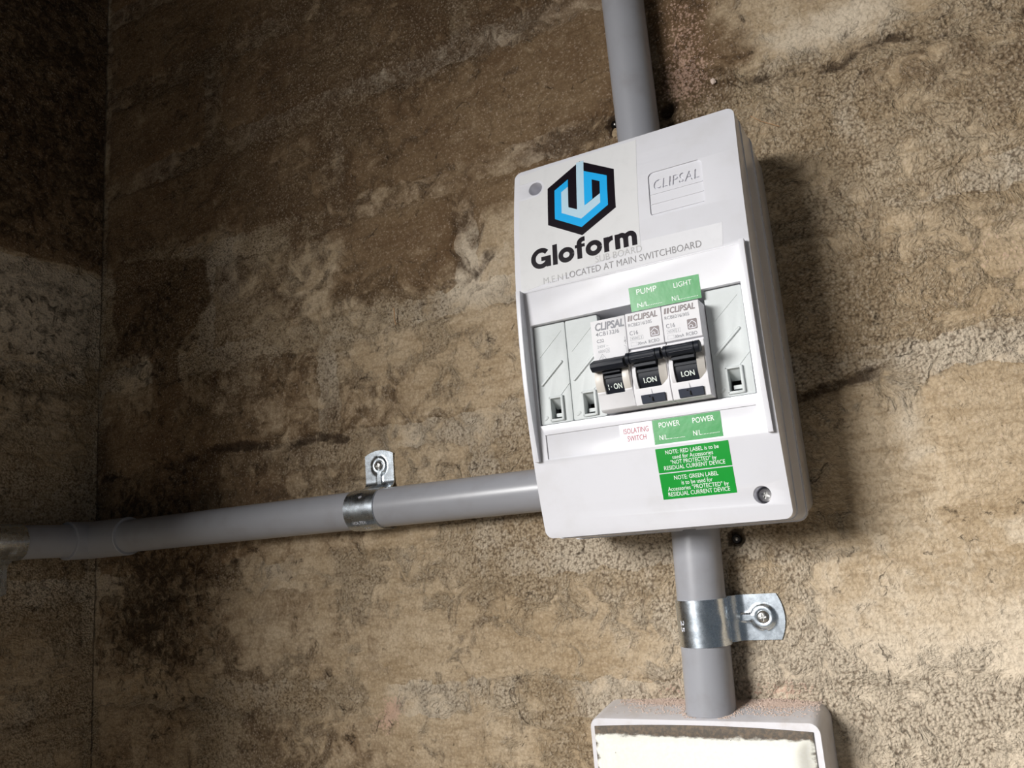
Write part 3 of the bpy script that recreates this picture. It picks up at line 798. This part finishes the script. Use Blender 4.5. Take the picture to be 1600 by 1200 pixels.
stroke([(x0 + 4.4, 83.3), (x0 + 5.1, 83.3), (x0 + 5.1, 84.0), (x0 + 4.4, 84.0), (x0 + 4.4, 83.3)], 0.2, MAT['greyprint'], body)
stroke([(x0 + 16.9, 91.8), (x0 + 16.9, 89.8), (x0 + 17.0, 88.2)], 0.2, MAT['greyprint'], body)
stroke([(x0 + 16.2, 90.2), (x0 + 17.5, 89.2)], 0.2, MAT['greyprint'], body)
stroke([(x0 + 17.5, 90.2), (x0 + 16.2, 89.2)], 0.2, MAT['greyprint'], body)
stroke([(x0 + 16.1, 87.6), (x0 + 17.0, 87.1), (x0 + 17.1, 83.4)], 0.2, MAT['greyprint'], body)

# residual-current breakers
def rcbo(x0, label):
    t = thing('circuit_breaker', (x0 + 9, -52, 57), label, 'circuit breaker', 'breakers on the switchboard')
    body = breaker_body(t, x0, [(52, 57.6), (77.0, 57.6), (78.6, 58.0), (FD - 0.6, 65.0), (FD - 0.6, 84.1), (FD - 2.0, 84.1), (FD - 2.0, 85.3), (FD, 85.3), (FD, 102.6), (52, 102.6)], (3.0, 13.9, 65.6, 80.5))
    bevel(body, 0.2, 1, 40, 30)
    tg, ds = drum(t, x0, 3.1, 13.8)
    # rounded, ribbed grip bar
    bm_ = MB()
    def bar_prof(s): return [(86.6 + s * 3.0 * math.cos(a), 79.4 + s * 2.75 * math.sin(a)) for a in [2 * math.pi * i / 20 for i in range(20)]]
    xs = [(0.3, 0.86), (0.6, 1.0), (2.0, 1.0), (2.1, 0.84), (2.4, 0.84), (2.5, 1.0)]
    xs += [(2.5 + 12.2 * i / 12, 1.0 - 0.05 * math.sin(math.pi * i / 12)) for i in range(1, 13)]
    xs += [(14.8, 0.84), (15.1, 0.84), (15.2, 1.0), (17.1, 1.0), (17.4, 0.86)]
    bm_.loft([[(x0 + x, -d, z) for d, z in bar_prof(s)] for x, s in xs])
    bm_.build('toggle_bar', MAT['black'], tg, 40)
    rb = MB()
    for i in range(3):
        rb.box(x0 + 3.4, x0 + 14.0, 88.6 - 0.5 * abs(i - 0.6), 89.75 - 0.35 * abs(i - 0.6), 79.2 + (i - 1) * 1.2, 79.5 + (i - 1) * 1.2)
    rb.build('grip_ribs', MAT['black'], tg)
    MB().box(x0 + 3.3, x0 + 13.7, 76, 85.5, 75.2, 79.2).build('toggle_neck', MAT['black'], tg)
    MB().box(x0 + 3.3, x0 + 13.7, 80, 82.2, 72.9, 74.1).build('toggle_ridge', MAT['black'], tg)
    put_text('I.ON', x0 + 5.8, 67.8, 2.2, 6.2, ds, MAT['whiteink'], tg, bold=0.02, eps=0.1)
    for nm, xa, xb, mt in (('cheek', 14.0, 17.2, 'cheek'), ('cheek', 1.2, 2.95, 'breaker')):
        c = MB().lathe((x0 + xa, -72.5, 72.6), (1, 0, 0), [(10.6, 0), (10.6 if xa < 5 else 8.9, xb - xa)], 48).build(nm, MAT[mt], t, 30)
        boolean(c, MB().box(x0 - 1, x0 + 20, 79.8, 90, 64.0, 79.0).build('cut', None, t), 'INTERSECT')
    MB().cyl((x0 + 16.4, -78.5, 73.4), (x0 + 16.4, -81.2, 73.4), 0.65, n=16).build('pin_hole', MAT['button'], t)
    tb = MB().prism([(76.0, 58.3), (79.5, 58.3), (80.9, 62.2), (76.0, 62.2)], x0 + 3.4, x0 + 15.0).build('test_button', MAT['button'], t)
    bevel(tb, 0.15, 1, 40, 30)
    tt = MB(); tt.box(x0 + 8.6, x0 + 9.0, 79.5, 80.85, 59.0, 60.9); tt.box(x0 + 7.3, x0 + 7.8, 80.0, 81.0, 61.0, 61.5)
    tt.build('button_mark', MAT['gap'], tb)
    stroke([(x0 + 8.5, 65.4), (x0 + 8.7, 64.2), (x0 + 8.8, 62.2)], 0.22, MAT['greyprint'], body, d=FD - 0.75)
    # print
    for i in range(2):
        m = MB(); a = x0 + 1.15 + i * 1.35
        m.add([(a, -FD - .05, 98.6), (a + 0.95, -FD - .05, 98.6), (a + 1.4, -FD - .05, 101.3), (a + 0.45, -FD - .05, 101.3)], [(0, 1, 2, 3)])
        m.build('printed_bar', MAT['brownprint'], body)
    put_text('CLIPSAL', x0 + 4.1, 98.6, 2.75, 11.9, fsurf, MAT['brownprint'], body, bold=0.03, shear=0.15)
    put_text('RCBE216/30S', x0 + 1.3, 95.9, 1.55, 11.6, fsurf, MAT['darkprint'], body)
    put_text('C16', x0 + 1.5, 91.7, 2.0, 4.2, fsurf, MAT['darkprint'], body)
    outline(x0 + 1.6, x0 + 6.0, 89.0, 90.9, 0.1, MAT['greyprint'], body)
    outline(x0 + 5.9, x0 + 8.0, 89.0, 90.9, 0.1, MAT['greyprint'], body)
    put_text('4500', x0 + 2.1, 89.4, 1.15, 3.4, fsurf, MAT['greyprint'], body)
    put_text('3', x0 + 6.6, 89.4, 1.15, 0.7, fsurf, MAT['greyprint'], body)
    outline(x0 + 1.6, x0 + 4.6, 86.3, 88.1, 0.08, MAT['greyprint'], body)
    put_text('30mA', x0 + 5.0, 86.4, 1.35, 4.4, fsurf, MAT['darkprint'], body)
    put_text('RCBO', x0 + 10.4, 86.3, 1.6, 5.2, fsurf, MAT['darkprint'], body)
    ic = MB().loft([rrect(x0 + 11.5, x0 + 16.1, 89.1, 94.0, 0.5, FD - 0.02), rrect(x0 + 11.5, x0 + 16.1, 89.1, 94.0, 0.5, FD + 0.05)]).build('house_icon', MAT['brownprint'], body)
    hx0 = x0 + 13.8
    house = [(hx0 + a, 91.5 + b) for a, b in ((-1.9, 0.1), (0, 1.75), (1.7, 0.2), (1.7, -1.75), (-1.6, -1.75), (-1.6, -0.9), (-1.1, -0.25), (-0.3, -0.2), (0.2, -0.8), (-0.1, -1.3))]
    stroke(house, 0.28, MAT['labelwhite'], body, name='house_drawing', d=FD + 0.05)
    return t
rcbo(-0.5, 'middle breaker of the three, with rounded black toggle, under the PUMP label')
rcbo(17.5, 'right-hand breaker of the three, with rounded black toggle, under the LIGHT label')

# ------------------------------------------------------------------ conduits
PR = 12.5
ZH = 28.3; PX = XC + 14.0
def pipe(name, p0, p1, r, label, n=48):
    mid = np.array(p0)
    V = MB().cyl(p0, p1, r, n=n)
    o = V.build(name, MAT['pipe'], None, 40, loc=tuple(p0))
    return tag(o, label, 'conduit', 'grey conduits')
pipe('conduit', (-0.9, -14, 199), (-0.9, -14, 620), PR, 'grey conduit rising from the top of the switchboard')
pipe('conduit', (3.6, -14, 1.5), (0.2, -14, -92.5), PR, 'grey conduit dropping from the switchboard to the grimy box')
pipe('conduit', (-61.5, -14, ZH), (-468, -14, ZH + 0.6), PR, 'long horizontal grey conduit running left from the switchboard')
pipe('conduit', (PX, -24, ZH + 0.6), (PX, -300, ZH + 1.5), PR, 'short grey conduit on the return wall left of the elbow')
# elbow in the corner
el = thing('conduit_elbow', (PX, -14, ZH + 0.6), 'grey mitred elbow joining the conduits in the wall corner', 'elbow')
ER = 14.7
def elbow():
    c = np.array([PX, -14.0, ZH + 0.6]); n = 48
    def ring(fn): return [fn(2 * math.pi * i / n) for i in range(n)]
    rings = []
    a_len, b_len = 44.0, 22.0
    # arm along +x: section in (y,z); arm along -y: section in (x,z); mitre plane between
    def sx(x, r): return ring(lambda t: (c[0] + x, c[1] - r * math.cos(t), c[2] + r * math.sin(t)))
    def mit(r): return ring(lambda t: (c[0] + r * math.cos(t), c[1] - r * math.cos(t), c[2] + r * math.sin(t)))
    def sy(y, r): return ring(lambda t: (c[0] + r * math.cos(t), c[1] - y, c[2] + r * math.sin(t)))
    m = MB(); m.loft([sx(a_len, PR), sx(a_len, ER - 0.3), sx(a_len - 0.5, ER), sx(20, ER), mit(ER), sy(17.5, ER), sy(b_len - 0.5, ER), sy(b_len, ER - 0.3), sy(b_len, PR)])
    o = m.build('elbow_body', MAT['pipe'], el, 25)
    return o
elbow()

# ------------------------------------------------------------------ saddles
def saddle(P, A, W, label, stamp=None, a_end=39.5, a_scr=29.0, width=23.0, tab_w=None):
    """P pipe centre point on the wall plane; A direction of the tab; W along the pipe; D outwards"""
    P = Vector(P); A = Vector(A); W = Vector(W); D = A.cross(W)
    if (D.y > 0 and abs(D.y) > .5) or (D.x < 0 and abs(D.x) > .5): D = -D
    t = thing('conduit_saddle', tuple(P), label, 'saddle', 'zinc conduit saddles')
    r = PR + 0.75; cd = 14.0
    path = []
    for a in np.linspace(a_end, 18.6, 22): path.append((a, 1.6, 0.0, 1.0))
    # fillet from tab up to the band
    path += [(16.9, 2.0, -0.25, 0.97), (15.2, 3.6, 0.55, 0.84), (14.0, 6.2, 0.85, 0.5)]
    for an in np.linspace(-28, 180, 46):
        t_ = math.radians(an); path.append((r * math.cos(t_), cd + r * math.sin(t_), math.cos(t_), math.sin(t_)))
    for d_ in np.linspace(11, 1.0, 6): path.append((-r, d_, -1.0, 0.0))
    ws = np.linspace(-width / 2, width / 2, 33)
    def pt(i, w, off):
        a, d_, na, nd = path[i]; ln = math.hypot(na, nd); na /= ln; nd /= ln
        h = off
        if i < 22:
            fr = i / 21.0
            lim = a_end - (w / (width / 2)) ** 2 * 3.0
            a = lim + (18.6 - lim) * fr
            rr = math.hypot(a - a_scr, w)
            h += 1.0 * float(sstep(6.6, 5.4, rr)) - 0.35 * float(sstep(3.6, 2.4, rr))
            ch = float(sstep(2.3, 1.5, abs(w))) * float(sstep(a_scr - 4.5, a_scr - 5.5, a))
            h += 1.0 * ch * (1 - float(sstep(6.6, 5.4, rr)))
        elif i < 25:
            h += 0.6 * float(sstep(2.3, 1.5, abs(w))) * (25 - i) / 4
        else:
            an = math.degrees(math.atan2(d_ - cd, a))
            h -= 0.75 * math.exp(-((an - 52) / 13) ** 2 - ((w) / 3.6) ** 2)
        q = P + A * (a + na * h) + D * (d_ + nd * h) + W * w
        return tuple(q)
    n, mw = len(path), len(ws); V = []; F = []
    for off in (0.0, -0.9):
        for i in range(n):
            for w in ws: V.append(pt(i, w, off))
    N = n * mw
    for i in range(n - 1):
        for j in range(mw - 1):
            q = i * mw + j; F.append((q, q + 1, q + mw + 1, q + mw)); F.append((N + q, N + q + mw, N + q + mw + 1, N + q + 1))
    for i in range(n - 1):
        for j in (0, mw - 1):
            q = i * mw + j; F.append((q, q + mw, N + q + mw, N + q))
    for j in range(mw - 1):
        for i in (0, n - 1):
            q = i * mw + j; F.append((q, q + 1, N + q + 1, N + q))
    st = make('strap', V, F, MAT['zinc'], t, 40)
    c = P + A * a_scr + D * 2.4
    screw(tuple(c), tuple(D), 3.3, t, MAT['screw'], dome=0.5, cross_rot=0.9)
    if stamp:
        for (txt, an0, w0, cap, wid, mode) in stamp:
            def fn(U, Wv, an0=an0, w0=w0, mode=mode):
                if mode == 'wrap_a':      # reads along the pipe
                    an = np.radians(an0) - Wv / r; ww = w0 + U
                else:                     # reads round the pipe
                    an = np.radians(an0) - Wv / r; ww = w0 - U
                out = []
                for a_, w_ in zip(an, ww):
                    q = P + A * ((r + 0.08) * math.cos(a_)) + D * (cd + (r + 0.08) * math.sin(a_)) + W * w_
                    out.append(tuple(q))
                return np.array(out)
            put_text(txt, 0, 0, cap, wid, None, MAT['labelwhite'], st, name='stamped_mark', fn=fn)  # white colour painted on the marks stands in for glints of stamped metal
    return t

saddle((-207.5, 0, ZH), (0, 0, 1), (1, 0, 0), 'zinc saddle with its tab upright, on the long horizontal conduit',
       stamp=[('VOLTEX', 134, -6.4, 2.0, 10.7, 'wrap_a'), ('25', 163, -1.1, 2.6, 5.6, 'wrap_a')])
saddle((1.9, 0, -48.1), (1, 0, 0), (0, 0, 1), 'zinc saddle with its tab to the right, on the conduit above the grimy box',
       stamp=[('25', 134, 1.8, 2.6, 5.6, 'rot')], a_end=38.8, a_scr=28.0)
saddle((XC, -84.5, ZH + 0.9), (0, 0, -1), (0, -1, 0), 'zinc saddle at the left edge of the photo, on the return wall', a_end=39.5)

# ------------------------------------------------------------------ grimy box below
jb = thing('junction_box', (-3, 0, -150), 'white surface box with a grimy cream cover, at the bottom edge of the photo', 'electrical box')
MB().loft([rrect(-61.6, 55.6, -206, -89.8, 7, -1), rrect(-61.4, 55.0, -206, -91.0, 6.5, 12), rrect(-61.0, 53.8, -206, -93.2, 5.0, 27), rrect(-60.6, 53.4, -205.6, -93.6, 4.7, 28)]).build('mounting_box', MAT['box2'], jb, 30)
# pillow-shaped cover
n = 56
us = np.linspace(-1, 1, n); Uc, Wc = np.meshgrid(us, us, indexing='ij')
x0c, x1c, z0c, z1c = -58.2, 50.2, -203.0, -96.4
bow = 1.6 * (1 - Uc ** 2) - 1.0
Xc = (x0c + x1c) / 2 + Uc * (x1c - x0c) / 2; Zc = (z0c + z1c) / 2 + Wc * ((z1c - z0c) / 2) + np.where(Wc > 0, bow * Wc ** 6, 0)
e = np.minimum((1 - np.abs(Uc)) * 54, (1 - np.abs(Wc)) * 53)
Dc = 27.6 + 1.2 + 4.6 * sstep(0, 9, e) + 1.2 * (1 - Uc ** 2) * (1 - Wc ** 2)
idx = np.arange(n * n).reshape(n, n); Pc = np.c_[Xc.ravel(), -Dc.ravel(), Zc.ravel()]
Fc = np.stack([idx[:-1, :-1].ravel(), idx[1:, :-1].ravel(), idx[1:, 1:].ravel(), idx[:-1, 1:].ravel()], 1).tolist()
ring = np.r_[idx[:, 0], idx[-1, 1:], idx[-2::-1, -1], idx[0, -2:0:-1]]
Bc = Pc[ring].copy(); Bc[:, 1] = -27.0; n0 = len(Pc)
for i in range(len(ring)):
    j = (i + 1) % len(ring); Fc.append([int(ring[i]), int(ring[j]), n0 + j, n0 + i])
Fc.append([n0 + i for i in range(len(ring))])
cov = make('cover_plate', np.r_[Pc, Bc], Fc, MAT['cover'], jb, 50)
cov['label'] = 'cream cover with brown grime along its upper lip'
at = cov.data.color_attributes.new('stain', 'FLOAT_COLOR', 'POINT')
zz = np.r_[Pc, Bc][:, 2]; xx = np.r_[Pc, Bc][:, 0]
g = np.maximum(sstep(-103.5, -98.0, zz) * 0.95, 0.55 * sstep(4.5, 0.5, np.minimum(xx - x0c, x1c - xx)))
arr = np.zeros((len(zz), 4)); arr[:, 0] = g; arr[:, 3] = 1
at.data.foreach_set('color', arr.ravel())

# ------------------------------------------------------------------ brick dust (uncountable)
def grains(name, pts, label, smin, smax):
    m = MB()
    for (x, d, z) in pts:
        s_ = random.uniform(smin, smax)
        V = [(x + s_ * random.uniform(.5, 1), -d, z), (x - s_ * random.uniform(.3, .7), -d - s_ * .7, z), (x - s_ * random.uniform(.3, .7), -d + s_ * .7, z), (x, -d, z + s_ * random.uniform(.6, 1.1)), (x, -d, z - s_ * 0.4)]
        m.add(V, [(0, 1, 3), (1, 2, 3), (2, 0, 3), (1, 0, 4), (2, 1, 4), (0, 2, 4)])
    return tag(m.build(name, MAT['dust'], None), label, 'dust', kind='stuff')
def top_z(d): return -89.8 - 1.2 * min(max(d, 0), 12) / 12 - 2.2 * max(0, min(d, 27) - 12) / 15
pts = []
for _ in range(5200):
    side = random.random()
    if side < 0.55: x = random.gauss(30, 11)
    elif side < 0.92: x = random.gauss(-24, 12)
    else: x = random.uniform(-54, 50)
    if abs(x - 0.2) > 52: continue
    d = abs(random.gauss(0, 4.2 if x > 0 else 3.6)) + random.choice((0, 0, 0, 3))
    if random.random() < 0.14: d = random.uniform(0, 22)
    if math.hypot(x - 0.2, d - 14) < 12.9: continue
    pile = 1.5 * math.exp(-(d / 3.0) ** 2) * (math.exp(-((x - 30) / 14) ** 2) + 0.7 * math.exp(-((x + 22) / 12) ** 2))
    pts.append((x, d, top_z(d) + pile * random.random() + 0.1))
for _ in range(500):
    a = random.uniform(0, 2 * math.pi); rr = 13 + abs(random.gauss(0, 1.5)); x = 0.2 + rr * math.cos(a); d = 14 + rr * math.sin(a)
    if 0 < d < 26: pts.append((x, d, top_z(d) + 0.1))
grains('brick_dust', pts, 'pinkish brick dust lying on top of the grimy box', 0.22, 0.62)
pts = []
for _ in range(420):
    x = random.gauss(33, 9); z = random.gauss(285, 28)
    if x > 14: pts.append((x, random.uniform(0.2, 1.0), z))
grains('brick_dust', pts, 'pinkish grains stuck to the wall right of the upper conduit', 0.25, 0.6)

# ------------------------------------------------------------------ wall plugs, crumbs, straw
def wall_plug(x, z, label, r=2.6, tilt=0.3):
    t = thing('wall_plug', (x, 0, z), label, 'wall plug')
    MB().lathe((x, 3, z), (0.1, -1, tilt * 0.4), [(r, -4), (r, 2.6), (r * 0.8, 3.4), (r * 0.45, 3.4), (r * 0.4, 1.5)], 20).build('sleeve', MAT['plug'], t, 40)
    MB().lathe((x, 2.5, z), (0.1, -1, tilt * 0.4), [(r * 0.4, -3), (r * 0.4, 2.8), (r * 0.2, 3.4), (0, 3.5)], 14).build('screw_tip', MAT['screw'], t, 40)
wall_plug(21.0, -8.3, 'black wall plug with a screw tip under the switchboard bottom edge')
wall_plug(-18.8, 246.5, 'glossy black wall plug left of the upper conduit', 3.0)

def crumb(x, z, r, label, mat):
    P = []; m = bmesh.new(); bmesh.ops.create_icosphere(m, subdivisions=2, radius=1.0)
    for v in m.verts:
        f = 0.75 + 0.5 * random.random(); P.append((x + v.co.x * r * f, -1.0 - v.co.y * r * 0.6 * f, z + v.co.z * r * 1.3 * f))
    F = [[v.index for v in f.verts] for f in m.faces]; m.free()
    return tag(make('mortar_crumb', P, F, mat, None, loc=(x, -1, z)), label, 'crumb')
crumb(43.2, 253.4, 1.5, 'small pink crumb of brick on the wall above the switchboard right corner', MAT['dust'])
crumb(-17.5, 239.5, 3.0, 'broken lump of render beside the glossy black wall plug', MAT['wall'])

def fibre(pts, r, label):
    cu = bpy.data.curves.new('straw_fibre', 'CURVE'); cu.dimensions = '3D'; sp = cu.splines.new('POLY'); sp.points.add(len(pts) - 1)
    for p_, q in zip(sp.points, pts): p_.co = ((q[0] - pts[0][0]) * S, (q[1] - pts[0][1]) * S, (q[2] - pts[0][2]) * S, 1)
    cu.bevel_depth = r * S; cu.bevel_resolution = 1
    ob = bpy.data.objects.new('t', cu); COL.objects.link(ob); bpy.context.view_layer.update()
    me = bpy.data.meshes.new_from_object(ob.evaluated_get(bpy.context.evaluated_depsgraph_get())); bpy.data.objects.remove(ob)
    o = bpy.data.objects.new('straw_fibre', me); COL.objects.link(o); o.location = [c * S for c in pts[0]]
    me.materials.clear(); me.materials.append(MAT['straw'])
    return tag(o, label, 'straw')
fibre([(61, -3, 224), (66, -2.4, 219.5), (71, -1.6, 216.5), (75, -1.2, 214)], 0.22, 'thin straw fibre at the top right corner of the switchboard')
fibre([(-189, -1.6, 164), (-188.4, -2.0, 160), (-188.6, -2.0, 156), (-188, -1.4, 152)], 0.4, 'short straw bit in the joint left of the switchboard')
